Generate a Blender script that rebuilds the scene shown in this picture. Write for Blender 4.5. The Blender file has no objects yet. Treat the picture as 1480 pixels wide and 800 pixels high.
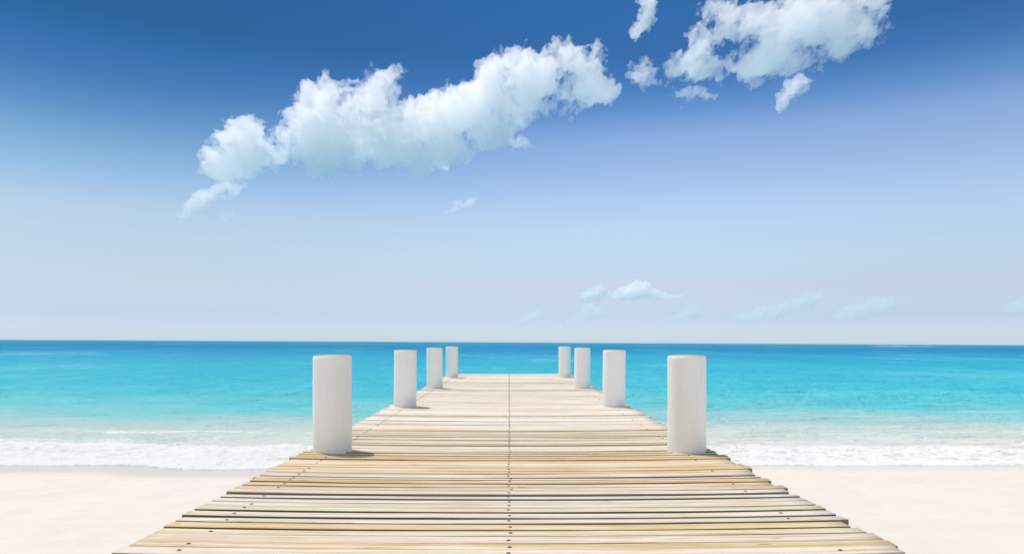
import bpy, math, random
import numpy as np
from mathutils import Matrix, Vector

random.seed(7)
rng = np.random.default_rng(11)
scene = bpy.context.scene
COL = scene.collection
R = math.radians

# ---------------------------------------------------------------- camera, sky, sun, exposure
CAM_Z = 1.9            # eye height over the water line
DECK_Z = 0.70          # top of the planks
FPX = 1000.0           # focal length in pixels of a 1480 wide frame
ROLL = R(0.30)

cam_d = bpy.data.cameras.new('camera')
cam = bpy.data.objects.new('camera', cam_d)
COL.objects.link(cam)
cam_d.sensor_width = 36.0
cam_d.lens = 36.0 * FPX / 1480.0
cam_d.shift_x = 4.0 / 1480.0
cam_d.shift_y = 94.5 / 1480.0
cam_d.clip_start = 0.05
cam_d.clip_end = 200000.0
cam.matrix_world = Matrix.Translation((0, 0, CAM_Z)) @ Matrix.Rotation(R(90), 4, 'X') @ Matrix.Rotation(ROLL, 4, 'Z')
scene.camera = cam

SUN_EL = R(69.0)
SUN_AZ = R(-51.0)      # from +Y (out to sea), negative = towards the left
sun_dir = Vector((math.sin(SUN_AZ) * math.cos(SUN_EL), math.cos(SUN_AZ) * math.cos(SUN_EL), math.sin(SUN_EL)))

world = bpy.data.worlds.new("World")
scene.world = world
world.use_nodes = True
wt = world.node_tree
wt.nodes.clear()
wo = wt.nodes.new('ShaderNodeOutputWorld')
bg = wt.nodes.new('ShaderNodeBackground')
sky = wt.nodes.new('ShaderNodeTexSky')
sky.sky_type = 'NISHITA'
sky.sun_disc = False
sky.sun_elevation = SUN_EL
sky.sun_rotation = SUN_AZ
sky.altitude = 0
sky.air_density = 1.0
sky.dust_density = 0.3
sky.ozone_density = 2.0
tc = wt.nodes.new('ShaderNodeTexCoord')
sp = wt.nodes.new('ShaderNodeSeparateXYZ')
wt.links.new(tc.outputs['Generated'], sp.inputs[0])
# the clear, deep blue tropical air: tint over elevation, hazier towards the right
SKY_LEFT = [(0.0, (0.31, 0.403, 0.639)), (0.037, (0.296, 0.333, 0.487)), (0.079, (0.398, 0.368, 0.402)), (0.121, (0.465, 0.417, 0.408)), (0.162, (0.509, 0.454, 0.426)), (0.202, (0.397, 0.427, 0.422)), (0.241, (0.279, 0.359, 0.383)), (0.279, (0.163, 0.271, 0.336)), (0.315, (0.097, 0.2, 0.297)), (0.351, (0.062, 0.168, 0.259)), (0.381, (0.046, 0.141, 0.22)), (0.445, (0.041, 0.133, 0.217)), (0.56, (0.78, 0.64, 0.5)), (1.0, (1.0, 0.78, 0.56))]
SKY_RIGHT = [(0.0, (0.356, 0.454, 0.69)), (0.037, (0.341, 0.375, 0.539)), (0.079, (0.457, 0.414, 0.458)), (0.121, (0.545, 0.499, 0.498)), (0.162, (0.619, 0.55, 0.529)), (0.202, (0.603, 0.558, 0.545)), (0.241, (0.536, 0.509, 0.531)), (0.279, (0.46, 0.479, 0.527)), (0.315, (0.243, 0.35, 0.447)), (0.351, (0.121, 0.243, 0.365)), (0.381, (0.089, 0.21, 0.322)), (0.445, (0.084, 0.219, 0.34)), (0.56, (0.78, 0.64, 0.5)), (1.0, (1.0, 0.78, 0.56))]  # top stops: unseen zenith lifted and warmed as added fill light
def sky_ramp(stops_):
    rn = wt.nodes.new('ShaderNodeValToRGB')
    cr = rn.color_ramp
    cr.interpolation = 'LINEAR'
    while len(cr.elements) < len(stops_):
        cr.elements.new(0.5)
    for e, (p, c) in zip(cr.elements, stops_):
        e.position = p
        e.color = (*c, 1)
    wt.links.new(sp.outputs['Z'], rn.inputs[0])
    return rn
lr = wt.nodes.new('ShaderNodeMapRange')
lr.interpolation_type = 'SMOOTHSTEP'
lr.inputs['From Min'].default_value = -0.55; lr.inputs['From Max'].default_value = 0.32
wt.links.new(sp.outputs['X'], lr.inputs[0])
ramp = wt.nodes.new('ShaderNodeMix'); ramp.data_type = 'RGBA'
wt.links.new(lr.outputs[0], ramp.inputs[0])
wt.links.new(sky_ramp(SKY_LEFT).outputs[0], ramp.inputs[6])
wt.links.new(sky_ramp(SKY_RIGHT).outputs[0], ramp.inputs[7])
mul = wt.nodes.new('ShaderNodeMix')
mul.data_type = 'RGBA'
mul.blend_type = 'MULTIPLY'
mul.inputs[0].default_value = 1.0
wt.links.new(sky.outputs[0], mul.inputs[6])
# unseen sky behind the camera, brightened and warmed to fill the posts' shaded sides
mrb = wt.nodes.new('ShaderNodeMapRange')
mrb.inputs['From Min'].default_value = 0.15; mrb.inputs['From Max'].default_value = -0.35
wt.links.new(sp.outputs['Y'], mrb.inputs[0])
air = wt.nodes.new('ShaderNodeMix'); air.data_type = 'RGBA'
wt.links.new(mrb.outputs[0], air.inputs[0])
wt.links.new(ramp.outputs[2], air.inputs[6])
air.inputs[7].default_value = (1.0, 0.85, 0.69, 1)
wt.links.new(air.outputs[2], mul.inputs[7])
wt.links.new(mul.outputs[2], bg.inputs[0])
bg.inputs[1].default_value = 0.15
wt.links.new(bg.outputs[0], wo.inputs[0])

sun_d = bpy.data.lights.new('sun', 'SUN')
sun_d.energy = 2.0
sun_d.angle = R(0.53)
sun_d.color = (1.0, 0.95, 0.86)
sun = bpy.data.objects.new('sun', sun_d)
COL.objects.link(sun)
sun.rotation_euler = sun_dir.to_track_quat('Z', 'Y').to_euler()
sun.location = (-10, 10, 30)

vs = scene.view_settings
vs.view_transform = 'Standard'
vs.look = 'None'
vs.gamma = 1
vs.use_curve_mapping = False
vs.exposure = 0.85
cy = scene.cycles
cy.max_bounces = 16
cy.diffuse_bounces = 4
cy.glossy_bounces = 3
cy.volume_bounces = 14
cy.transparent_max_bounces = 12
cy.sample_clamp_indirect = 6.0
cy.sample_clamp_direct = 12.0

# ---------------------------------------------------------------- helpers
def hash2(ix, iy, seed):
    n = (ix.astype(np.int64) * 374761393 + iy.astype(np.int64) * 668265263 + seed * 974711) & 0x7fffffff
    n = ((n ^ (n >> 13)) * 1274126177) & 0x7fffffff
    n = n ^ (n >> 16)
    return (n & 0xffff) / 65535.0

def vnoise(x, y, seed=0):
    """gradient noise, about -1..1"""
    x0 = np.floor(x); y0 = np.floor(y)
    fx = x - x0; fy = y - y0
    u = fx * fx * fx * (fx * (fx * 6 - 15) + 10)
    v = fy * fy * fy * (fy * (fy * 6 - 15) + 10)
    def g(dx, dy):
        a = hash2(x0 + dx, y0 + dy, seed) * 2 * np.pi
        return np.cos(a) * (fx - dx) + np.sin(a) * (fy - dy)
    return 1.5 * ((g(0, 0) * (1 - u) + g(1, 0) * u) * (1 - v) + (g(0, 1) * (1 - u) + g(1, 1) * u) * v)

def fbm(x, y, octaves=5, seed=0, gain=0.5, lac=2.03):
    s = np.zeros_like(x); a = 1.0; t = 0.0
    for k in range(octaves):
        s += a * vnoise(x, y, seed + 17 * k)
        t += a
        a *= gain; x = x * lac + 3.7; y = y * lac - 1.9
    return s / t * 1.6

def sstep(a, b, x):
    t = np.clip((x - a) / (b - a), 0, 1)
    return t * t * (3 - 2 * t)

def link_mesh(name, verts, faces, mat, parent=None, smooth=True, attrs=None):
    me = bpy.data.meshes.new(name)
    verts = np.asarray(verts, dtype=np.float32)
    faces = np.asarray(faces, dtype=np.int32)
    n, k = faces.shape
    me.vertices.add(len(verts)); me.vertices.foreach_set('co', verts.ravel())
    me.loops.add(n * k); me.loops.foreach_set('vertex_index', faces.ravel())
    me.polygons.add(n)
    me.polygons.foreach_set('loop_start', np.arange(0, n * k, k, dtype=np.int32))
    me.update(calc_edges=True)
    me.validate()
    if smooth:
        me.shade_smooth()
    for an, arr in (attrs or {}).items():
        arr = np.asarray(arr, dtype=np.float32)
        if arr.ndim == 1:
            me.attributes.new(an, 'FLOAT', 'POINT').data.foreach_set('value', arr)
        else:
            a4 = np.ones((len(arr), 4), np.float32); a4[:, :3] = arr[:, :3]
            me.attributes.new(an, 'FLOAT_COLOR', 'POINT').data.foreach_set('color', a4.ravel())
    me.materials.append(mat)
    o = bpy.data.objects.new(name, me)
    COL.objects.link(o)
    if parent is not None:
        o.parent = parent
    return o

def grid_faces(nr, nc, flip=False):
    i = np.arange(nr - 1)[:, None] * nc + np.arange(nc - 1)[None, :]
    f = np.stack([i, i + 1, i + nc + 1, i + nc], -1).reshape(-1, 4)
    return f[:, ::-1] if flip else f

def tag(o, label=None, cat=None, group=None, kind=None):
    if label: o['label'] = label
    if cat: o['category'] = cat
    if group: o['group'] = group
    if kind: o['kind'] = kind
    return o

class NT:
    """small node helper"""
    def __init__(self, name):
        self.m = bpy.data.materials.new(name)
        self.m.use_nodes = True
        self.t = self.m.node_tree
        self.t.nodes.clear()
        self.out = self.t.nodes.new('ShaderNodeOutputMaterial')
    def n(self, typ, ins=None, **props):
        nd = self.t.nodes.new(typ)
        for k, v in props.items():
            setattr(nd, k, v)
        for k, v in (ins or {}).items():
            self.put(nd.inputs[k], v)
        return nd
    def put(self, sock, v):
        if isinstance(v, bpy.types.NodeSocket):
            self.t.links.new(v, sock)
        elif isinstance(v, tuple) and len(v) == 3 and sock.type == 'RGBA':
            sock.default_value = (*v, 1)
        else:
            sock.default_value = v
    def mix(self, f, a, b, mode='MIX'):
        nd = self.n('ShaderNodeMix', data_type='RGBA', blend_type=mode)
        self.put(nd.inputs[0], f); self.put(nd.inputs[6], a); self.put(nd.inputs[7], b)
        return nd.outputs[2]
    def math(self, op, a, b=0.0, c=None, clamp=False):
        nd = self.n('ShaderNodeMath', operation=op, use_clamp=clamp)
        self.put(nd.inputs[0], a); self.put(nd.inputs[1], b)
        if c is not None: self.put(nd.inputs[2], c)
        return nd.outputs[0]
    def noise(self, vec, scale, detail=4, rough=0.55, dist=0.0):
        nd = self.n('ShaderNodeTexNoise', {'Scale': scale, 'Detail': detail, 'Roughness': rough, 'Distortion': dist})
        self.put(nd.inputs['Vector'], vec)
        return nd.outputs[0]
    def mapping(self, vec, scale=(1, 1, 1), loc=(0, 0, 0)):
        nd = self.n('ShaderNodeMapping', {'Scale': scale, 'Location': loc})
        self.put(nd.inputs['Vector'], vec)
        return nd.outputs[0]
    def remap(self, v, a, b, c=0.0, d=1.0):
        nd = self.n('ShaderNodeMapRange', {'From Min': a, 'From Max': b, 'To Min': c, 'To Max': d})
        self.put(nd.inputs[0], v)
        return nd.outputs[0]
    def attr(self, name, out='Fac'):
        return self.n('ShaderNodeAttribute', attribute_name=name).outputs[out]

# ---------------------------------------------------------------- materials
def mat_sand():
    m = NT('beach_sand')
    pos = m.n('ShaderNodeNewGeometry').outputs['Position']
    wet = m.attr('wet')
    n1 = m.noise(pos, 0.7, 5, 0.6)
    n2 = m.noise(pos, 260.0, 3, 0.6)
    n3 = m.noise(pos, 9.0, 4, 0.6)
    dry = m.mix(n1, (0.68, 0.615, 0.545), (0.75, 0.69, 0.625))
    dry = m.mix(m.remap(n2, 0.3, 0.7, 0.0, 0.22), dry, (0.42, 0.35, 0.29))
    dry = m.mix(m.remap(n3, 0.45, 0.75, 0.0, 0.25), dry, (0.63, 0.57, 0.515))
    spk = m.noise(pos, 34.0, 2, 0.5)
    dry = m.mix(m.remap(spk, 0.755, 0.78, 0.0, 0.55), dry, (0.33, 0.24, 0.17))
    drift = m.noise(m.mapping(pos, (0.6, 1.5, 1.0)), 1.3, 5, 0.6, 0.8)
    dry = m.mix(m.remap(drift, 0.42, 0.66, 0.0, 0.14), dry, (0.56, 0.48, 0.395))
    wetc = m.mix(n1, (0.53, 0.49, 0.445), (0.57, 0.53, 0.485))
    colr = m.mix(wet, dry, wetc)
    bp = m.n('ShaderNodeBump', {'Strength': 0.35, 'Distance': 0.01})
    h = m.math('ADD', m.math('MULTIPLY', n3, 1.6), m.math('MULTIPLY', n2, 0.25))
    m.put(bp.inputs['Height'], m.math('MULTIPLY', h, m.math('SUBTRACT', 1.0, m.math('MULTIPLY', wet, 0.9))))
    b = m.n('ShaderNodeBsdfPrincipled', {'Base Color': colr, 'Normal': bp.outputs[0]})
    m.put(b.inputs['Roughness'], m.remap(wet, 0, 1, 0.95, 0.38))
    m.put(b.inputs['Specular IOR Level'], m.remap(wet, 0, 1, 0.15, 0.2))
    m.t.links.new(b.outputs[0], m.out.inputs[0])
    return m.m

def mat_sea():
    m = NT('turquoise_water')
    pos = m.n('ShaderNodeNewGeometry').outputs['Position']
    c = m.attr('tint', 'Color')
    foam0 = m.attr('foam')
    # ripples: three sizes, crests roughly along the shore
    v1 = m.mapping(pos, (0.55, 1.1, 1.0))
    r1 = m.noise(v1, 0.9, 5, 0.62, 0.4)
    v2 = m.mapping(pos, (0.7, 1.6, 1.0))
    r2 = m.noise(v2, 4.5, 4, 0.6, 0.6)
    r3 = m.noise(m.mapping(pos, (0.25, 1.0, 1.0)), 0.16, 4, 0.6, 0.3)
    h = m.math('ADD', m.math('MULTIPLY', r1, 0.55), m.math('MULTIPLY', r2, 0.10))
    h = m.math('ADD', h, m.math('MULTIPLY', r3, 0.8))
    h = m.math('ADD', h, m.math('MULTIPLY', m.noise(m.mapping(pos, (1.0, 0.8, 1.0)), 0.06, 8, 0.72), m.math('MULTIPLY', m.attr('deep'), 1.7)))
    bp = m.n('ShaderNodeBump', {'Strength': 1.0, 'Distance': 0.9})
    m.put(bp.inputs['Height'], h)
    # suspended sand and depth mottling belong to the water; ripple shading after it is painted
    mot = m.noise(m.mapping(pos, (0.12, 0.5, 1.0)), 0.8, 5, 0.6, 0.5)
    c2 = m.mix(m.remap(mot, 0.38, 0.62, 0.0, 0.50), c, m.mix(1.0, c, (0.72, 0.90, 0.95), 'MULTIPLY'))
    ms = m.noise(m.mapping(pos, (1.0, 0.5, 1.0)), 0.035, 10, 0.80, 0.2)  # ripples' light and dark streaks put into the water colour
    deep = m.attr('deep')
    c2 = m.mix(m.math('MULTIPLY', m.remap(ms, 0.42, 0.56, 0.75, 0.0), deep), c2, m.mix(1.0, c2, (0.55, 0.84, 0.92), 'MULTIPLY'))
    c2 = m.mix(m.math('MULTIPLY', m.remap(ms, 0.54, 0.66, 0.0, 0.5), deep), c2, (0.30, 0.60, 0.64))
    glint = m.noise(m.mapping(pos, (1.3, 0.7, 1.0)), 1.1, 3, 0.6, 0.2)  # sparkle painted into the colour as small white foam flecks
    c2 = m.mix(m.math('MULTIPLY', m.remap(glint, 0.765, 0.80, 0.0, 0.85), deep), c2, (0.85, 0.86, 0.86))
    # lacy foam
    l1 = m.noise(m.mapping(pos, (1.0, 1.4, 1.0)), 7.0, 6, 0.68, 0.8)
    vor = m.n('ShaderNodeTexVoronoi', {'Scale': 6.0}, feature='DISTANCE_TO_EDGE')
    warp = m.n('ShaderNodeVectorMath', operation='ADD')
    nv = m.n('ShaderNodeTexNoise', {'Scale': 3.0, 'Detail': 4.0})
    m.put(nv.inputs['Vector'], pos)
    sc = m.n('ShaderNodeVectorMath', operation='SCALE'); m.put(sc.inputs[0], nv.outputs['Color']); sc.inputs['Scale'].default_value = 0.5
    m.put(warp.inputs[0], pos); m.put(warp.inputs[1], sc.outputs[0])
    m.put(vor.inputs['Vector'], m.mapping(warp.outputs[0], (0.6, 1.2, 1.0)))
    lace = m.remap(vor.outputs['Distance'], 0.0, 0.22, 1.0, 0.0)
    tex = m.math('ADD', m.math('MULTIPLY', l1, 0.75), m.math('MULTIPLY', lace, 0.42))
    thr = m.math('SUBTRACT', 1.22, foam0)
    fm = m.remap(m.math('SUBTRACT', tex, thr), -0.10, 0.16, 0.0, 1.0)
    fm = m.math('MULTIPLY', fm, m.remap(foam0, 0.02, 0.2, 0.0, 1.0))
    white = m.mix(m.noise(pos, 30.0, 4, 0.7), (0.72, 0.70, 0.665), (0.90, 0.885, 0.86))
    colr = m.mix(fm, c2, white)
    fb = m.n('ShaderNodeBump', {'Strength': 0.8, 'Distance': 0.035})
    m.put(fb.inputs['Height'], m.noise(pos, 16.0, 6, 0.7))
    nm = m.n('ShaderNodeMix', data_type='VECTOR')
    m.put(nm.inputs[0], fm); m.put(nm.inputs[4], bp.outputs[0]); m.put(nm.inputs[5], fb.outputs[0])
    df_ = m.n('ShaderNodeBsdfDiffuse', {'Color': colr, 'Roughness': 0.3, 'Normal': nm.outputs[1]})
    gl = m.n('ShaderNodeBsdfGlossy', {'Color': (1.0, 1.0, 1.0), 'Roughness': 0.18, 'Normal': nm.outputs[1]})
    lw = m.n('ShaderNodeLayerWeight', {'Blend': 0.5, 'Normal': nm.outputs[1]})
    refl = m.math('ADD', 0.02, m.math('MULTIPLY', m.math('POWER', lw.outputs['Facing'], 4.0), 0.12))
    refl = m.math('MULTIPLY', refl, m.math('SUBTRACT', 1.0, fm))
    mx = m.n('ShaderNodeMixShader')
    m.put(mx.inputs[0], refl); m.put(mx.inputs[1], df_.outputs[0]); m.put(mx.inputs[2], gl.outputs[0])
    m.t.links.new(mx.outputs[0], m.out.inputs[0])
    return m.m

def mat_wood():
    m = NT('sun_bleached_planks')
    tc_ = m.n('ShaderNodeTexCoord').outputs['Object']
    tint = m.attr('tint', 'Color')
    pid = m.attr('pid')
    off = m.n('ShaderNodeCombineXYZ'); m.put(off.inputs[2], m.math('MULTIPLY', pid, 37.0)); m.put(off.inputs[0], m.math('MULTIPLY', pid, 91.0))
    v = m.n('ShaderNodeVectorMath', operation='ADD'); m.put(v.inputs[0], tc_); m.put(v.inputs[1], off.outputs[0])
    vec = v.outputs[0]
    grain = m.noise(m.mapping(vec, (1.1, 34.0, 34.0)), 1.0, 6, 0.62, 0.9)
    fine = m.noise(m.mapping(vec, (3.0, 190.0, 190.0)), 1.0, 4, 0.7, 0.3)
    blot = m.noise(m.mapping(vec, (0.9, 5.0, 5.0)), 1.0, 4, 0.6, 0.6)
    wear = m.noise(m.mapping(vec, (0.5, 9.0, 9.0)), 1.6, 5, 0.65, 0.4)
    c = m.mix(m.remap(grain, 0.44, 0.64, 0.0, 0.95), tint, m.mix(1.0, tint, (0.76, 0.60, 0.38), 'MULTIPLY'))
    c = m.mix(m.remap(fine, 0.5, 0.70, 0.0, 0.65), c, m.mix(1.0, c, (0.70, 0.60, 0.5), 'MULTIPLY'))
    c = m.mix(m.remap(wear, 0.48, 0.68, 0.0, 0.70), c, (0.79, 0.73, 0.665))
    c = m.mix(m.remap(blot, 0.55, 0.75, 0.0, 0.40), c, (0.44, 0.42, 0.30))
    # knots
    vo = m.n('ShaderNodeTexVoronoi', {'Scale': 1.0, 'Randomness': 1.0})
    m.put(vo.inputs['Vector'], m.mapping(vec, (1.3, 7.0, 1.0)))
    kn = m.remap(vo.outputs['Distance'], 0.035, 0.075, 1.0, 0.0)
    c = m.mix(m.math('MULTIPLY', kn, 0.75), c, (0.17, 0.10, 0.05))
    # shade of the gaps painted as a near-black tone on the sawn board edges
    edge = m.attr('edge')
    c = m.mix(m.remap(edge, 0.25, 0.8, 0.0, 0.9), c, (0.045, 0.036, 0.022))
    # cracks
    ck = m.noise(m.mapping(vec, (1.4, 60.0, 60.0)), 1.0, 3, 0.5, 1.4)
    ckm = m.remap(ck, 0.71, 0.76, 0.0, 0.8)
    c = m.mix(ckm, c, (0.12, 0.085, 0.06))
    bp = m.n('ShaderNodeBump', {'Strength': 0.5, 'Distance': 0.004})
    m.put(bp.inputs['Height'], m.math('SUBTRACT', m.math('ADD', grain, m.math('MULTIPLY', fine, 0.5)), m.math('MULTIPLY', ckm, 1.0)))
    b = m.n('ShaderNodeBsdfPrincipled', {'Base Color': c, 'Roughness': 0.75, 'Specular IOR Level': 0.25, 'Normal': bp.outputs[0]})
    m.t.links.new(b.outputs[0], m.out.inputs[0])
    return m.m

def mat_simple(name, colr, rough=0.7, var=None, scale=6.0, bump=0.0, spec=0.3, metal=0.0):
    m = NT(name)
    oc = m.n('ShaderNodeTexCoord').outputs['Object']
    c = colr
    nz = m.noise(oc, scale, 5, 0.62)
    if var:
        c = m.mix(m.remap(nz, 0.38, 0.68), colr, var)
    b = m.n('ShaderNodeBsdfPrincipled', {'Base Color': c, 'Roughness': rough, 'Specular IOR Level': spec, 'Metallic': metal})
    if bump:
        bp = m.n('ShaderNodeBump', {'Strength': 0.5, 'Distance': bump}); m.put(bp.inputs['Height'], nz)
        m.put(b.inputs['Normal'], bp.outputs[0])
    m.t.links.new(b.outputs[0], m.out.inputs[0])
    return m.m

def mat_post():
    m = NT('whitewashed_post')
    oc = m.n('ShaderNodeTexCoord').outputs['Object']
    rnd = m.n('ShaderNodeObjectInfo').outputs['Random']
    off = m.n('ShaderNodeCombineXYZ'); m.put(off.inputs[0], m.math('MULTIPLY', rnd, 50.0))
    v = m.n('ShaderNodeVectorMath', operation='ADD'); m.put(v.inputs[0], oc); m.put(v.inputs[1], off.outputs[0])
    vec = v.outputs[0]
    n1 = m.noise(m.mapping(vec, (1, 1, 0.5)), 3.0, 5, 0.6)
    n2 = m.noise(m.mapping(vec, (1, 1, 0.08)), 26.0, 5, 0.65)
    n3 = m.noise(vec, 45.0, 5, 0.7)
    c = m.mix(m.remap(n1, 0.35, 0.7, 0.0, 0.8), (0.88, 0.855, 0.82), (0.80, 0.78, 0.75))
    c = m.mix(m.remap(n2, 0.5, 0.75, 0.0, 0.14), c, (0.60, 0.57, 0.53))
    z = m.n('ShaderNodeSeparateXYZ'); m.put(z.inputs[0], oc)
    low = m.math('MULTIPLY', m.remap(z.outputs[2], 0.0, 0.22, 1.0, 0.0), m.remap(n3, 0.35, 0.65, 0.1, 1.0))
    c = m.mix(m.math('MULTIPLY', low, 0.45), c, (0.52, 0.50, 0.46))      # splash dirt round the foot
    sp_ = m.remap(m.noise(vec, 70.0, 2, 0.5), 0.70, 0.76, 0.0, 0.5)
    c = m.mix(sp_, c, (0.42, 0.36, 0.28))
    bp = m.n('ShaderNodeBump', {'Strength': 0.45, 'Distance': 0.01})
    m.put(bp.inputs['Height'], m.math('ADD', n1, m.math('MULTIPLY', n3, 0.35)))
    b = m.n('ShaderNodeBsdfPrincipled', {'Base Color': c, 'Roughness': 0.65, 'Specular IOR Level': 0.3, 'Normal': bp.outputs[0]})
    m.t.links.new(b.outputs[0], m.out.inputs[0])
    return m.m

def mat_cloud(name, dens, col=(1.0, 0.950, 0.950)):
    m = NT(name)
    v = m.n('ShaderNodeVolumeScatter', {'Color': col, 'Density': dens, 'Anisotropy': 0.35})
    m.t.links.new(v.outputs[0], m.out.inputs['Volume'])
    return m.m

M_SAND = mat_sand(); M_SEA = mat_sea(); M_WOOD = mat_wood(); M_POST = mat_post()
M_TOP = mat_simple('worn_tan_top', (0.62, 0.47, 0.27), 0.8, (0.50, 0.36, 0.20), 9.0, 0.004)
M_BOLT = mat_simple('dark_bolt', (0.05, 0.045, 0.04), 0.6, (0.12, 0.07, 0.04), 60.0, 0.0, 0.4)
M_BEAM = mat_simple('damp_beam', (0.22, 0.17, 0.11), 0.85, (0.13, 0.11, 0.08), 12.0, 0.005)

# ---------------------------------------------------------------- beach and sea
def shore_y(x):
    """distance of the water line from the camera"""
    s = 10.42 + 0.42 * sstep(-2.0, 3.0, x) - 0.28 * np.exp(-((x + 4.2) / 1.3) ** 2)
    return s + 0.06 * np.sin(x * 0.9 + 0.5) + 0.05 * np.abs(np.sin(x * 1.1 + 2.0)) + 0.04 * np.sin(x * 3.1 + 1.0) + 0.0012 * np.abs(x) ** 1.5 * 0

def sand_z(x, y):
    d = shore_y(x) - y                       # >0 = up the beach
    up = 0.40 * (1 - np.exp(-np.maximum(d, 0) * 0.060 / 0.40))
    dn = np.maximum(-d, 0)
    down = -np.minimum(0.055 * dn, 0.6 + 0.02 * dn)
    return np.where(d > 0, up, np.maximum(down, -7.0))

# sand
ys = np.concatenate([-np.geomspace(3000, 62, 12), np.linspace(-60, -2, 30), np.linspace(-1.8, 15, 240), np.geomspace(15.3, 400, 50)])
xs = np.concatenate([-np.geomspace(300, 13, 40), np.linspace(-12.8, 12.8, 340), np.geomspace(13, 300, 40)])
X, Y = np.meshgrid(xs, ys)
Z = sand_z(X, Y)
dry = sstep(0.3, 1.6, shore_y(X) - Y)
Z = Z + dry * (0.030 * fbm(X * 0.8, Y * 1.3, 4, 5) + 0.011 * fbm(X * 5, Y * 5, 3, 9))
wetd = shore_y(X) - Y + 0.14 * fbm(X * 0.5, Y * 0.5, 4, 21)
wet = 1 - sstep(0.55, 1.30, wetd + 0.45 * sstep(0, 4, X))
wet = wet * np.where(X > 0, 0.55, 0.9)
link = link_mesh('beach', np.stack([X, Y, Z], -1).reshape(-1, 3), grid_faces(*X.shape), M_SAND, attrs={'wet': wet.ravel()})
tag(link, 'smooth pale white sand beach, damp along the water line', kind='structure')

# sea: rows get wider apart with distance
rows = np.concatenate([np.linspace(9.7, 14.0, 170), np.geomspace(14.03, 220, 430), np.geomspace(228, 70000, 70)])
cols = np.linspace(-1.0, 1.0, 760)
Yb, U = np.meshgrid(rows, cols, indexing='ij')
spread = 1.25
Xs = U * spread * (Yb + 6.0) * (1 + 0.25 * U ** 4)
Ys = Yb.copy()
d = Ys - shore_y(Xs)                          # distance out from the water line
amp = sstep(0.0, 6.0, d)
near = 1 - sstep(110, 220, Ys)
amp2 = sstep(2.0, 16.0, d)
rid = 1 - np.abs(fbm(Xs * 0.30, Ys * 0.55, 4, 31)) * 2
Zs = near * (amp2 * 0.055 * rid + amp * 0.018 * fbm(Xs * 1.1, Ys * 2.2, 4, 41) + amp2 * 0.022 * fbm(Xs * 0.8, Ys * 1.3, 4, 45))
# the little surf: a broken bore behind the lip, strongest left of the jetty
left = 1 - sstep(-1.0, 3.0, Xs)
bw = fbm(Xs * 0.45, Ys * 0.25, 3, 51)
c1 = 1.15 + 0.25 * bw
crest = np.exp(-((d - c1) / 0.55) ** 2) * (0.07 + 0.07 * left) * (0.75 + 0.4 * bw)
lump = np.abs(fbm(Xs * 3.0, Ys * 4.0, 4, 61)); lump2 = fbm(Xs * 9.0, Ys * 11.0, 3, 71)
fz = np.exp(-((d - 1.0) / 0.95) ** 2)
Zs += crest + fz * (0.045 * lump + 0.016 * lump2) * (0.5 + 0.7 * left)
c2_ = 3.6 + 0.4 * fbm(Xs * 0.2, Ys * 0.1, 3, 81)
Zs += 0.05 * np.exp(-((d - c2_) / 0.5) ** 2)
Zs = Zs + 0.012 * sstep(-0.05, 0.25, d) - 0.15 * sstep(0.0, -0.5, d)
under = sand_z(Xs, Ys)
Zs = np.where((d > 0.06) & (Ys < 300), np.maximum(Zs, under + 0.012), Zs)

# foam amount
n_e = fbm(Xs * 0.6, Ys * 1.0, 5, 91)
n_s = fbm(Xs * 0.8, Ys * 3.5, 5, 101)
f_lip = sstep(-0.08, 0.10, d)
out_w = 2.1 + 0.45 * left + 0.8 * n_e
f = f_lip * (1 - sstep(0.55 * out_w, 1.45 * out_w, d)) * (0.98 + 0.25 * n_s)
f *= np.where(Xs > 0, 0.90 - 0.12 * sstep(0.0, 0.8, d), 1.0)
f2 = 0.62 * np.exp(-((d - 3.75 - 0.5 * n_e) / 0.28) ** 2) * sstep(-0.1, 0.5, n_s + 0.3) + 0.34 * np.exp(-((d - 3.0) / 1.2) ** 2)
f = np.maximum(f, f2 * (0.55 + 0.45 * left))
# far reef breakers near the horizon on the right, and rare whitecaps
reef = np.exp(-((Ys - 900) / 160.0) ** 2) * sstep(0.24, 0.34, Xs / Ys) * (1 - sstep(0.60, 0.72, Xs / Ys))
f = np.maximum(f, reef * 1.25 * sstep(0.05, 0.5, fbm(Xs * 0.014, Ys * 0.004, 3, 111)))
f = np.clip(f, 0, 1.15)

# water colour by depth
H = CAM_Z
stops = [  # picture row (in the photo's frame) -> colour of the water itself
    (690, (0.58, 0.55, 0.51)), (645, (0.63, 0.59, 0.52)), (628, (0.59, 0.57, 0.505)), (614, (0.42, 0.54, 0.51)),
    (600, (0.24, 0.53, 0.53)), (580, (0.125, 0.525, 0.545)), (560, (0.080, 0.485, 0.555)), (540, (0.058, 0.45, 0.55)),
    (522, (0.045, 0.39, 0.53)), (513, (0.026, 0.33, 0.49)), (507, (0.013, 0.26, 0.43)), (502, (0.006, 0.205, 0.385)), (499, (0.012, 0.25, 0.40)), (496, (0.020, 0.24, 0.35))]
dist = np.array([1000 * H / (s - 494.5) for s, _ in stops])
colv = np.array([c for _, c in stops])
eff = np.log(Ys) + (0.15 * fbm(Xs / Ys * 4.0, np.log(Ys) * 6, 4, 121) + 0.10 * fbm(Xs * 0.25, Ys * 0.6, 4, 131)) * sstep(14.0, 20, Ys)
eff = eff - 0.05 * sstep(0.0, 5.0, Xs)
T = np.stack([np.interp(eff, np.log(dist), colv[:, k]) for k in range(3)], -1) * np.array((1.0, 1.11, 1.13))
milk = (1 - sstep(1.5, 6.0, d))[..., None] * np.where(Xs > 0, 0.75, 0.25)[..., None]   # stirred-up sand and bubbles
T = T * (1 - milk) + np.array((0.74, 0.70, 0.64)) * milk
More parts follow.
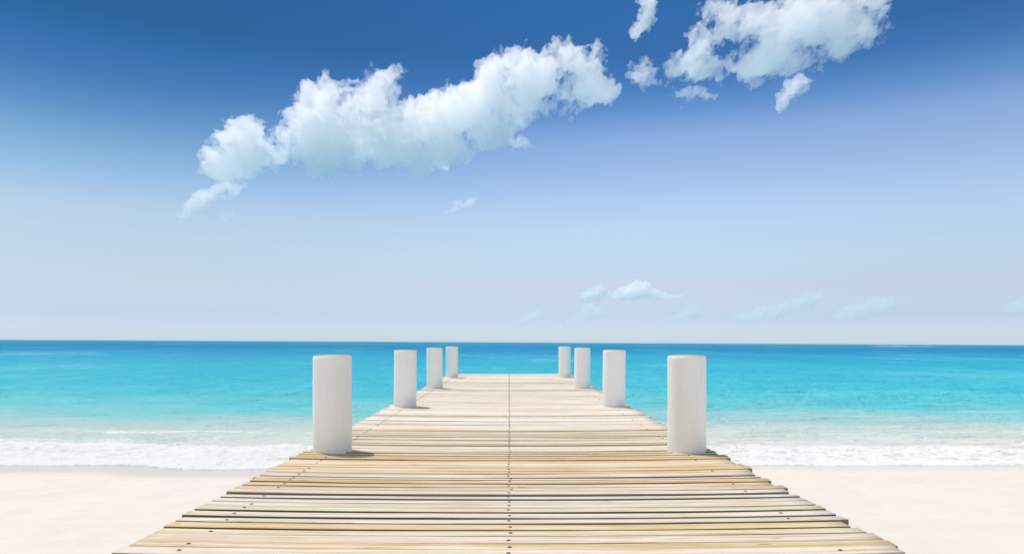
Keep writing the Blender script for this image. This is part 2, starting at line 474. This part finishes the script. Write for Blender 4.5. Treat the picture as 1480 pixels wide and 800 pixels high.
sea = link_mesh('sea', np.stack([Xs, Ys, Zs], -1).reshape(-1, 3), grid_faces(*Xs.shape), M_SEA,
                attrs={'tint': T.reshape(-1, 3), 'foam': f.ravel(), 'deep': (sstep(4.5, 15.0, d) * (1 - 0.45 * sstep(150, 1500, Ys))).ravel()})
tag(sea, 'calm turquoise sea deepening to blue at the horizon, white foam at the shore', kind='structure')

# ---------------------------------------------------------------- jetty
FRAME = Matrix.Translation((0, 0, CAM_Z)) @ Matrix.Rotation(ROLL * -1.0, 4, 'Y') @ Matrix.Translation((0, 0, -CAM_Z))
FRAME_R = FRAME
jetty = bpy.data.objects.new('jetty', None)
COL.objects.link(jetty)
jetty.matrix_world = FRAME_R @ Matrix.Translation((0, 0, DECK_Z))
tag(jetty, 'long bleached wooden plank jetty running out over the turquoise water', 'jetty')

HALF = 2.22
Y0, Y1 = -1.6, 26.15
PITCH = 0.1448
segs = 28
V, F, TI, PI_, ED = [], [], [], [], []
nails = []
PALE = np.array((0.70, 0.64, 0.565)); TAN = np.array((0.62, 0.455, 0.215)); GREEN = np.array((0.60, 0.56, 0.385))
PINK = np.array((0.63, 0.54, 0.455)); GOLD = np.array((0.62, 0.42, 0.165)); GREY = np.array((0.46, 0.43, 0.39))
def cupz(x): return 0.022 * np.abs(x / HALF) ** 2.2
yy = Y0
i = 0
while yy < Y1:
    w = PITCH * random.uniform(0.97, 1.03)
    gap = random.choice([0.008, 0.010, 0.014, 0.018, 0.024, 0.030])
    if 6.2 < yy <= 9.5: gap *= 0.6
    far = yy > 9.5
    if far: gap *= 0.22 if yy > 11.5 else 0.5
    dz = random.gauss(0, 0.0024)
    if far: dz *= 0.45
    tilt = random.gauss(-0.0018, 0.0022)           # one edge higher than the other, over the plank's width
    yaw = random.gauss(0, 0.0022)
    xl = -HALF + random.gauss(0, 0.012)
    xr = HALF + random.gauss(0, 0.016) + random.choice([0, 0, 0, 0.03])
    xq = np.linspace(xl, xr, segs + 1)
    e0 = 0.0040 * fbm(xq * 0.9, xq * 0 + i * 3.3, 3, 3) ; e1 = 0.0040 * fbm(xq * 0.9, xq * 0 + i * 3.3, 3, 8)
    ztw = 0.0035 * fbm(xq * 0.35, xq * 0 + i * 5.1, 2, 13)
    a = yy + gap / 2 + e0 + yaw * xq
    b = yy + w - gap / 2 + e1 + yaw * xq
    zt = cupz(xq) + dz + ztw
    t = 0.038; ch = 0.004
    ring = [(a, zt - t), (a, zt - ch - tilt), (a + ch, zt - tilt), (b - ch, zt + tilt), (b, zt - ch + tilt), (b, zt - t)]
    base = sum(len(v) for v in V)
    pts = np.stack([np.stack([xq, py, pz], -1) for py, pz in ring], 1).reshape(-1, 3)   # (segs+1)*6
    V.append(pts)
    fs = []
    for s in range(segs):
        for k in range(6):
            k2 = (k + 1) % 6
            fs.append((base + s * 6 + k, base + (s + 1) * 6 + k, base + (s + 1) * 6 + k2, base + s * 6 + k2))
    for s0, fl in ((0, 0), (segs, 1)):
        q = [base + s0 * 6 + k for k in range(6)]
        for tri in ((q[0], q[1], q[4], q[5]), (q[1], q[2], q[3], q[4])):
            fs.append(tri if not fl else tri[::-1])
    F.extend(fs)
    # board colours: golden newer boards by the first posts, whitest farther out
    r = random.random()
    if 6.35 < yy < 7.35: c = GOLD * 0.5 + TAN * 0.5 if r < .75 else PALE
    elif 7.35 <= yy < 8.3: c = PALE if r < .75 else TAN
    elif 8.3 <= yy < 10.2: c = GREEN if r < .40 else (TAN if r < .62 else PALE)
    elif far and yy > 20.5: c = GREEN * 0.5 + PALE * 0.5 if (r < .5 and 21 < yy < 23.5) else PALE
    elif far: c = PALE if r < .55 else (PINK if r < .85 else TAN * 0.5 + PALE * 0.5)
    else: c = PALE if r < .24 else TAN if r < .56 else PINK if r < .68 else GREEN if r < .88 else GOLD
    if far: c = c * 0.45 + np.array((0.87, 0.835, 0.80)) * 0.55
    c = c * random.uniform(0.92, 1.08)
    # tint drifts along the board
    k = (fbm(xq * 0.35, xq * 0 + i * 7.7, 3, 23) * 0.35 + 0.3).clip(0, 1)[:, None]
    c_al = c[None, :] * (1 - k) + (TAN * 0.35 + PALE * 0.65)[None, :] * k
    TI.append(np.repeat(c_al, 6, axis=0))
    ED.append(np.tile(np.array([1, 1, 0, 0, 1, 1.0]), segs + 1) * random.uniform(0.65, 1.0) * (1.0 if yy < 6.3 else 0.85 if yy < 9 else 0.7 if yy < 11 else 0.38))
    PI_.append(np.full(len(pts), random.random()))
    ymid = yy + w / 2
    for nx in (-1.89, 0.0, 1.88):
        if nx > 1 and random.random() < 0.7: continue
        if nx < -1 and random.random() < 0.15: continue
        jx = nx + random.gauss(0, 0.006)
        nails.append((jx, ymid + random.gauss(0, 0.006) + yaw * jx, float(np.interp(jx, xq, zt)), i))
    yy += w
    i += 1
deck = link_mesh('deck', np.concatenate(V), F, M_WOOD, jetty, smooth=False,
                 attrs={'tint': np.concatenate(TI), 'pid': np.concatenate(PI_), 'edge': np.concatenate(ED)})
DECK_END = yy

# bolt heads: the hundred nearest one by one, the rest as one mesh
def dome(r, h, n=10):
    vs_, fs_ = [(0, 0, h)], []
    for (rr, zz) in ((r * 0.6, h * 0.8), (r, 0.0), (r, -0.006)):
        for k in range(n):
            an = 2 * math.pi * k / n
            vs_.append((rr * math.cos(an), rr * math.sin(an), zz))
    for k in range(n):
        fs_.append((0, 1 + k, 1 + (k + 1) % n, 0))
    for ringi in range(2):
        o_ = 1 + ringi * n
        for k in range(n):
            fs_.append((o_ + k, o_ + n + k, o_ + n + (k + 1) % n, o_ + (k + 1) % n))
    return vs_, fs_
def py_mesh(name, vs_, fs_, mat, smooth=True):
    me = bpy.data.meshes.new(name)
    me.from_pydata(vs_, [], [tuple(dict.fromkeys(q)) for q in fs_])
    me.update(); me.materials.append(mat)
    if smooth: me.shade_smooth()
    return me
dv, df = dome(0.0135, 0.0045)
bolt_me = py_mesh('bolt_head', dv, df, M_BOLT)
vis = sorted([n_ for n_ in nails if n_[1] > 3.7 and abs(n_[0]) * FPX / max(n_[1], .1) < 745], key=lambda q: q[1])
first, rest = vis[:100], vis[100:] + [n_ for n_ in nails if n_ not in vis]
for (bx, by, bz, _) in first:
    o = bpy.data.objects.new('bolt_head', bolt_me)
    COL.objects.link(o); o.parent = deck
    o.location = (bx, by, bz + 0.001)
    o.rotation_euler.z = random.random() * 6
rv, rf = [], []
for (bx, by, bz, _) in rest:
    b0 = len(rv)
    rv += [(x_ + bx, y_ + by, z_ + bz + 0.001) for x_, y_, z_ in dv]
    rf += [tuple(b0 + q for q in f_) for f_ in df]
o = bpy.data.objects.new('bolt_heads', py_mesh('bolt_heads', rv, rf, M_BOLT))
COL.objects.link(o); o.parent = deck; o['kind'] = 'stuff'

def box_mesh(name, x0, x1, y0, y1, z0, z1, mat):
    vs_ = [(x, y, z) for z in (z0, z1) for y in (y0, y1) for x in (x0, x1)]
    fs_ = [(0, 2, 3, 1), (4, 5, 7, 6), (0, 1, 5, 4), (2, 6, 7, 3), (0, 4, 6, 2), (1, 3, 7, 5)]
    return py_mesh(name, vs_, fs_, mat, False)
for py_ in (2.28, 7.58, 12.8, 18.05, 23.45, 25.6):
    for sx in (-1.89, 1.88):
        dv2 = [(0.11 * math.cos(a_ * math.pi / 8) + sx, 0.11 * math.sin(a_ * math.pi / 8) + py_ + 0.0, z_) for z_ in (-3.2, -0.252) for a_ in range(16)]
        df2 = [(a_, (a_ + 1) % 16, 16 + (a_ + 1) % 16, 16 + a_) for a_ in range(16)]
        o = bpy.data.objects.new('pile', py_mesh('pile', dv2, df2, M_BEAM)); COL.objects.link(o); o.parent = jetty
for sx in (-1.89, 0.0, 1.88):
    o = bpy.data.objects.new('stringer', box_mesh('stringer', sx - 0.06, sx + 0.06, Y0 + .02, DECK_END - .03, -0.25, -0.050, M_BEAM))
    COL.objects.link(o); o.parent = jetty

# ---------------------------------------------------------------- posts
PR, PH = 0.207, 1.036
def post_shaft():
    n, rings = 64, 40
    vs_, fs_ = [], []
    prof = [(PR, -0.035 + (PH - 0.018 + 0.035) * k / (rings - 1)) for k in range(rings)]
    prof += [(PR - 0.003, PH - 0.008), (PR - 0.006, PH - 0.001), (PR - 0.020, PH - 0.001)]
    for ri, (r_, z_) in enumerate(prof):
        for k in range(n):
            an = 2 * math.pi * k / n
            wob = 1 + 0.006 * math.sin(2 * an + z_ * 2.1) + 0.003 * math.sin(5 * an + z_ * 6.0) + 0.004 * math.sin(z_ * 5.0 + an)
            vs_.append((r_ * wob * math.cos(an), r_ * wob * math.sin(an), z_))
    for ri in range(len(prof) - 1):
        for k in range(n):
            fs_.append((ri * n + k, ri * n + (k + 1) % n, (ri + 1) * n + (k + 1) % n, (ri + 1) * n + k))
    return py_mesh('shaft', vs_, fs_, M_POST)
def post_top():
    n = 48
    vs_, fs_ = [], []
    prof = [(PR - 0.009, PH - 0.020), (PR - 0.009, PH + 0.003), (PR - 0.018, PH + 0.008), (PR * 0.5, PH + 0.013)]
    for r_, z_ in prof:
        for k in range(n):
            an = 2 * math.pi * k / n
            w_ = 1 + 0.006 * math.sin(2 * an + PH * 2.1) + 0.004 * math.sin(3 * an)
            vs_.append((r_ * w_ * math.cos(an), r_ * w_ * math.sin(an), z_))
    vs_.append((0, 0, PH + 0.014))
    for ri in range(len(prof) - 1):
        for k in range(n):
            fs_.append((ri * n + k, ri * n + (k + 1) % n, (ri + 1) * n + (k + 1) % n, (ri + 1) * n + k))
    for k in range(n):
        fs_.append(((len(prof) - 1) * n + k, (len(prof) - 1) * n + (k + 1) % n, len(vs_) - 1, len(vs_) - 1))
    return py_mesh('top_face', vs_, fs_, M_TOP)
post0 = bpy.data.objects.new('white_post', None); COL.objects.link(post0)
sh = bpy.data.objects.new('shaft', post_shaft()); COL.objects.link(sh); sh.parent = post0
tp = bpy.data.objects.new('top_face', post_top()); COL.objects.link(tp); tp.parent = post0
tp['label'] = 'worn tan top of the post'
L = [
    (-1.937, 7.58, 'biggest white post, nearest on the left edge of the jetty, dark shadow on golden planks'),
    (1.945, 7.58, 'biggest white post, nearest on the right edge of the jetty, sand and foam beside it'),
    (-1.925, 12.80, 'second white post from the front on the left edge of the jetty'),
    (1.940, 12.80, 'second white post from the front on the right edge of the jetty'),
    (-1.945, 18.05, 'third white post from the front on the left edge, just before the farthest one'),
    (1.905, 18.05, 'third white post from the front on the right edge, just before the farthest one'),
    (-1.945, 23.45, 'smallest white post, farthest on the left edge by the seaward end'),
    (1.885, 23.45, 'smallest white post, farthest on the right edge by the seaward end'),
]
for k, (px, py, lab) in enumerate(L):
    if k == 0: r_, parts = post0, None
    else:
        r_ = post0.copy(); COL.objects.link(r_)
        for ch in (sh, tp):
            c = ch.copy(); COL.objects.link(c); c.parent = r_
    lean = Matrix.Rotation(R((0.0, 0.0, 0.25, 0.1, -0.3, 0.4, 0.2, -0.3)[k]), 4, 'Y')
    r_.matrix_world = FRAME_R @ Matrix.Translation((px, py, DECK_Z + float(cupz(abs(px))) - 0.002)) @ lean @ Matrix.Rotation(1.1 * k, 4, 'Z')
    tag(r_, lab, 'post', 'white posts along the jetty')

# ---------------------------------------------------------------- clouds
def poly_sd(px, py, poly):
    """signed distance in picture pixels, + inside"""
    best = np.full(px.shape, 1e9); inside = np.zeros(px.shape, bool)
    n = len(poly)
    for k in range(n):
        x1, y1 = poly[k]; x2, y2 = poly[(k + 1) % n]
        ex, ey = x2 - x1, y2 - y1
        t = np.clip(((px - x1) * ex + (py - y1) * ey) / (ex * ex + ey * ey + 1e-9), 0, 1)
        dd = np.hypot(px - x1 - t * ex, py - y1 - t * ey)
        best = np.minimum(best, dd)
        c = ((y1 > py) != (y2 > py)) & (px < (x2 - x1) * (py - y1) / (y2 - y1 + 1e-12) + x1)
        inside ^= c
    return np.where(inside, best, -best)

cloud_mats = {}
def cloud(polys, holes, dist_m, thick, dens, label, group=None, rough_px=13.0, soft=22.0, step=1.0, seed=0, wispy=0.0, grow=0.0, edge_tau=1.0):
    """a body of cloud dist_m away: traced outline, own thickness, lumpy front and back"""
    allp = [p for q in polys for p in q]
    x0 = min(p[0] for p in allp) - 24; x1 = max(p[0] for p in allp) + 24
    y0 = min(p[1] for p in allp) - 24; y1 = max(p[1] for p in allp) + 24
    gx = np.arange(x0, x1, step); gy = np.arange(y0, y1, step)
    PX, PY = np.meshgrid(gx, gy)
    # ragged edges: the outline is looked up through a fractal warp
    wx = PX + rough_px * fbm(PX / 34, PY / 34, 7, 200 + seed, 0.70)
    wy = PY + rough_px * fbm(PX / 34, PY / 34, 7, 300 + seed, 0.70)
    sd = np.full(PX.shape, -1e9)
    for q in polys: sd = np.maximum(sd, poly_sd(wx, wy, q))
    for q in holes: sd = np.minimum(sd, -poly_sd(wx, wy, q))
    sd = sd + grow
    lo = fbm(PX / 60, PY / 60, 6, 400 + seed, 0.55)
    hi = np.abs(fbm(PX / 17, PY / 17, 5, 500 + seed, 0.6))
    fil = fbm(PX / 11 + PY / 30, PY / 13 - PX / 40, 5, 600 + seed, 0.65)
    e = np.clip(sd / soft, 0, None)
    body = 1 - np.exp(-e)
    t_ = body * (1.0 + 0.85 * lo - 0.75 * hi)
    t_ = t_ - wispy * (0.35 + 0.9 * fil) * np.exp(-e * 1.2) - 0.02
    t_ = np.clip(t_, 0, None)
    t_ = 1.15 * t_ * t_ / (t_ + 0.22)
    # drop crumbs that came loose from the body
    on0 = t_ > 0
    lab = np.where(on0, np.arange(on0.size).reshape(on0.shape) + 1, 0)
    for it in range(4000):
        new = lab.copy()
        for ax in (0, 1):
            for sh_ in (1, -1):
                r0 = np.roll(lab, sh_, ax)
                new = np.maximum(new, r0)
        new = np.where(on0, new, 0)
        for ax in (0, 1):       # quick fill along runs
            for rev in (False, True):
                pass
        if (new == lab).all(): break
        lab = new
    ids, cnt = np.unique(lab[lab > 0], return_counts=True)
    keep_id = ids[np.argmax(cnt)]
    t_ = np.where(lab == keep_id, t_, 0)
    T_ = thick * t_
    mid = thick * (0.25 * lo + 0.22 * fbm(PX / 22, PY / 22, 5, 800 + seed, 0.6)) * body
    fr = 0.5 + 0.10 * fbm(PX / 24, PY / 24, 4, 700 + seed)
    sc_ = dist_m / FPX
    Xc = (PX - 736) * sc_; Zc = CAM_Z + (494.5 - PY) * sc_
    front = np.stack([Xc, dist_m + mid - T_ * fr, Zc], -1).reshape(-1, 3)
    back = np.stack([Xc, dist_m + mid + T_ * (1 - fr), Zc], -1).reshape(-1, 3)
    on = t_ > 0
    quad_on = on[:-1, :-1] | on[1:, :-1] | on[:-1, 1:] | on[1:, 1:]
    fi = grid_faces(*PX.shape, flip=True)[quad_on.ravel()]
    n = len(front)
    bi = fi.copy() + n
    # weld front and back where the thickness is nil
    flat = np.arange(n) + n
    flat[~on.ravel()] = np.arange(n)[~on.ravel()]
    bi = flat[bi - n][:, ::-1]
    keep = ~((fi[:, ::-1] == bi).all(1))
    fi, bi = fi[keep], bi[keep]
    Vv = np.concatenate([front, back]); Ff = np.concatenate([fi, bi])
    used = np.unique(Ff); remap_ = np.full(len(Vv), -1); remap_[used] = np.arange(len(used))
    Vv = Vv[used]; Ff = remap_[Ff]
    key = round(dens, 6)
    if key not in cloud_mats: cloud_mats[key] = mat_cloud('cloud_vapour', dens, (1.0, 0.972, 0.968) if thick > 500 or thick < 80 else (1.0, 0.950, 0.950))
    ctr = Vv.mean(0)
    o = link_mesh('cloud', Vv - ctr, Ff, cloud_mats[key], smooth=False)
    o.location = ctr
    tag(o, label, 'cloud', group)
    return o

MAIN = [(285,254),(292,236),(288,220),(300,201),(318,190),(330,181),(348,176),(364,169),(374,180),(386,188),(405,171),(418,160),(429,149),(428,138),(431,130),(446,124),(461,130),(464,117),(471,111),(482,119),(495,121),(506,124),(517,121),(528,112),(540,104),(559,102),(568,94),(576,91),(584,100),(577,115),(574,128),(570,137),(567,150),(574,158),(583,152),(592,145),(606,143),(620,141),(626,132),(634,127),(646,128),(659,126),(672,121),(680,117),(686,104),(690,92),(704,78),(720,76),(736,71),(752,72),(767,71),(781,77),(787,69),(795,61),(804,56),(813,57),(820,64),(830,68),(844,66),(858,63),(872,67),(879,75),(876,88),(872,99),(874,108),(879,117),(888,121),(894,128),(886,138),(876,141),(862,139),(848,141),(846,151),(841,159),(828,165),(816,168),(804,166),(792,168),(781,162),(766,174),(750,183),(740,190),(736,199),(742,208),(729,211),(712,213),(697,218),(676,227),(655,236),(632,245),(610,250),(592,254),(575,253),(556,248),(540,244),(532,237),(525,235),(518,243),(510,250),(495,253),(480,254),(462,256),(444,254),(441,242),(426,240),(412,239),(396,245),(382,250),(366,255),(349,261),(332,262),(315,259),(300,258)]
RIGHT = [(1008,8),(1022,3),(1046,4),(1070,3),(1088,6),(1112,3),(1127,-8),(1180,-30),(1240,-30),(1275,-12),(1278,22),(1285,38),(1263,48),(1240,65),(1228,76),(1213,86),(1189,92),(1165,92),(1142,101),(1128,106),(1112,110),(1100,106),(1094,112),(1088,119),(1064,122),(1035,116),(1023,110),(1005,110),(993,108),(966,104),(966,89),(978,80),(990,74),(996,60),(988,45),(1000,40),(1008,36),(1011,18)]
RHOLE = [(1023,69),(1046,60),(1058,52),(1070,49),(1077,58),(1070,68),(1064,77),(1056,88),(1049,90),(1043,76)]
cloud([MAIN], [], 1500, 180, 0.030, 'long white cumulus cloud slanting up across the middle of the sky', seed=1, wispy=0.35, grow=8.0)
cloud([RIGHT], [RHOLE], 1400, 150, 0.030, 'big white cloud with a blue gap, cut by the top edge at upper right', seed=2, wispy=0.50, grow=12.0, soft=30, rough_px=15)
W = 'torn wisps around the big clouds'
cloud([[(918,-14),(943,-8),(949,18),(938,38),(926,52),(914,60),(908,52),(912,32)]], [], 1450, 90, 0.060, 'small bright torn cloud at the top edge, between the two big clouds', seed=3, wispy=0.5, soft=14, rough_px=9, grow=4.0)
cloud([[(906,112),(912,92),(930,74),(940,86),(950,106),(946,124),(930,130),(914,122)]], [], 1250, 60, 0.045, 'thin ragged wisp below the small cloud at the top, between the two big clouds', W, seed=4, wispy=0.7, soft=16, rough_px=9, grow=6.0)
cloud([[(968,140),(980,128),(1000,121),(1016,124),(1032,140),(1024,147),(1000,142),(980,146)]], [], 1230, 40, 0.045, 'faint flat wisp under the lower left corner of the upper right cloud', W, seed=5, wispy=0.6, soft=14, rough_px=9, grow=5.0)
cloud([[(1118,154),(1124,134),(1136,118),(1152,104),(1167,114),(1160,134),(1146,148),(1128,156)]], [], 1230, 70, 0.054, 'small oval slanting cloud just below the upper right cloud', seed=6, wispy=0.3, soft=16, rough_px=9, grow=6.0)
cloud([[(250,324),(262,300),(276,284),(298,278),(312,264),(334,260),(352,270),(344,286),(324,292),(308,300),(338,316),(322,322),(296,312),(270,322)]], [[(312,284),(322,276),(338,272),(330,284)]], 1330, 46, 0.045, 'thin broken wisp hanging under the left end of the long cloud', W, seed=7, wispy=0.55, soft=14, rough_px=9, grow=5.0)
cloud([[(644,306),(656,294),(672,288),(688,282),(686,296),(668,302)]], [], 1180, 60, 0.045, 'tiny pale streak of cloud alone below the long cloud', W, seed=8, wispy=0.4, soft=12, rough_px=9, grow=4.0)
cloud([[(736,200),(752,196),(768,212),(760,222),(738,214)]], [], 1250, 34, 0.045, 'small faint tuft just under the right half of the long cloud', W, seed=9, wispy=0.5, soft=12, rough_px=9, grow=5.0)
HG = 'faint clouds low over the horizon'
def low(poly, tau, label, seed, soft=9, far=14000):
    cloud([poly], [], far, 900, 7.0 * tau / 900.0, label, HG, seed=seed, wispy=0.40, soft=soft, rough_px=7, grow=3.5, step=0.9)
low([(840,432),(843,419),(856,412),(872,410),(890,414),(905,412),(918,405),(930,405),(942,414),(960,420),(990,424),(960,430),(920,432),(880,431)], 0.85, 'pale domed cloud, most distinct of those low over the horizon', 20)
low([(730,470),(748,460),(758,451),(778,449),(788,452),(774,462),(752,470)], 0.30, 'short faint slanting cloud low over the horizon, leftmost of them', 21)
low([(796,470),(818,458),(834,450),(844,438),(860,440),(880,446),(862,456),(836,466),(816,472)], 0.34, 'faint ragged cloud low over the horizon, below the domed one', 22, far=11800)
low([(1030,460),(1060,448),(1082,446),(1104,442),(1122,432),(1142,424),(1165,415),(1188,417),(1200,428),(1180,440),(1150,450),(1120,458),(1076,462)], 0.36, 'faint rising bank of cloud low over the horizon, right of the domed one', 23, 12)
low([(930,470),(955,456),(978,446),(1000,438),(1020,444),(1012,456),(988,464),(956,473)], 0.30, 'faint short streak of cloud low over the horizon, between domed cloud and rising bank', 24, 12, far=11800)
low([(1440,450),(1455,438),(1470,428),(1500,420),(1530,430),(1500,448),(1465,450)], 0.34, 'faint cloud low over the horizon, cut by the right edge', 25)
low([(1190,458),(1210,444),(1238,432),(1262,424),(1300,426),(1322,436),(1300,446),(1260,456),(1220,462)], 0.26, 'very faint thin cloud low over the horizon, right of the rising bank', 26, 12)
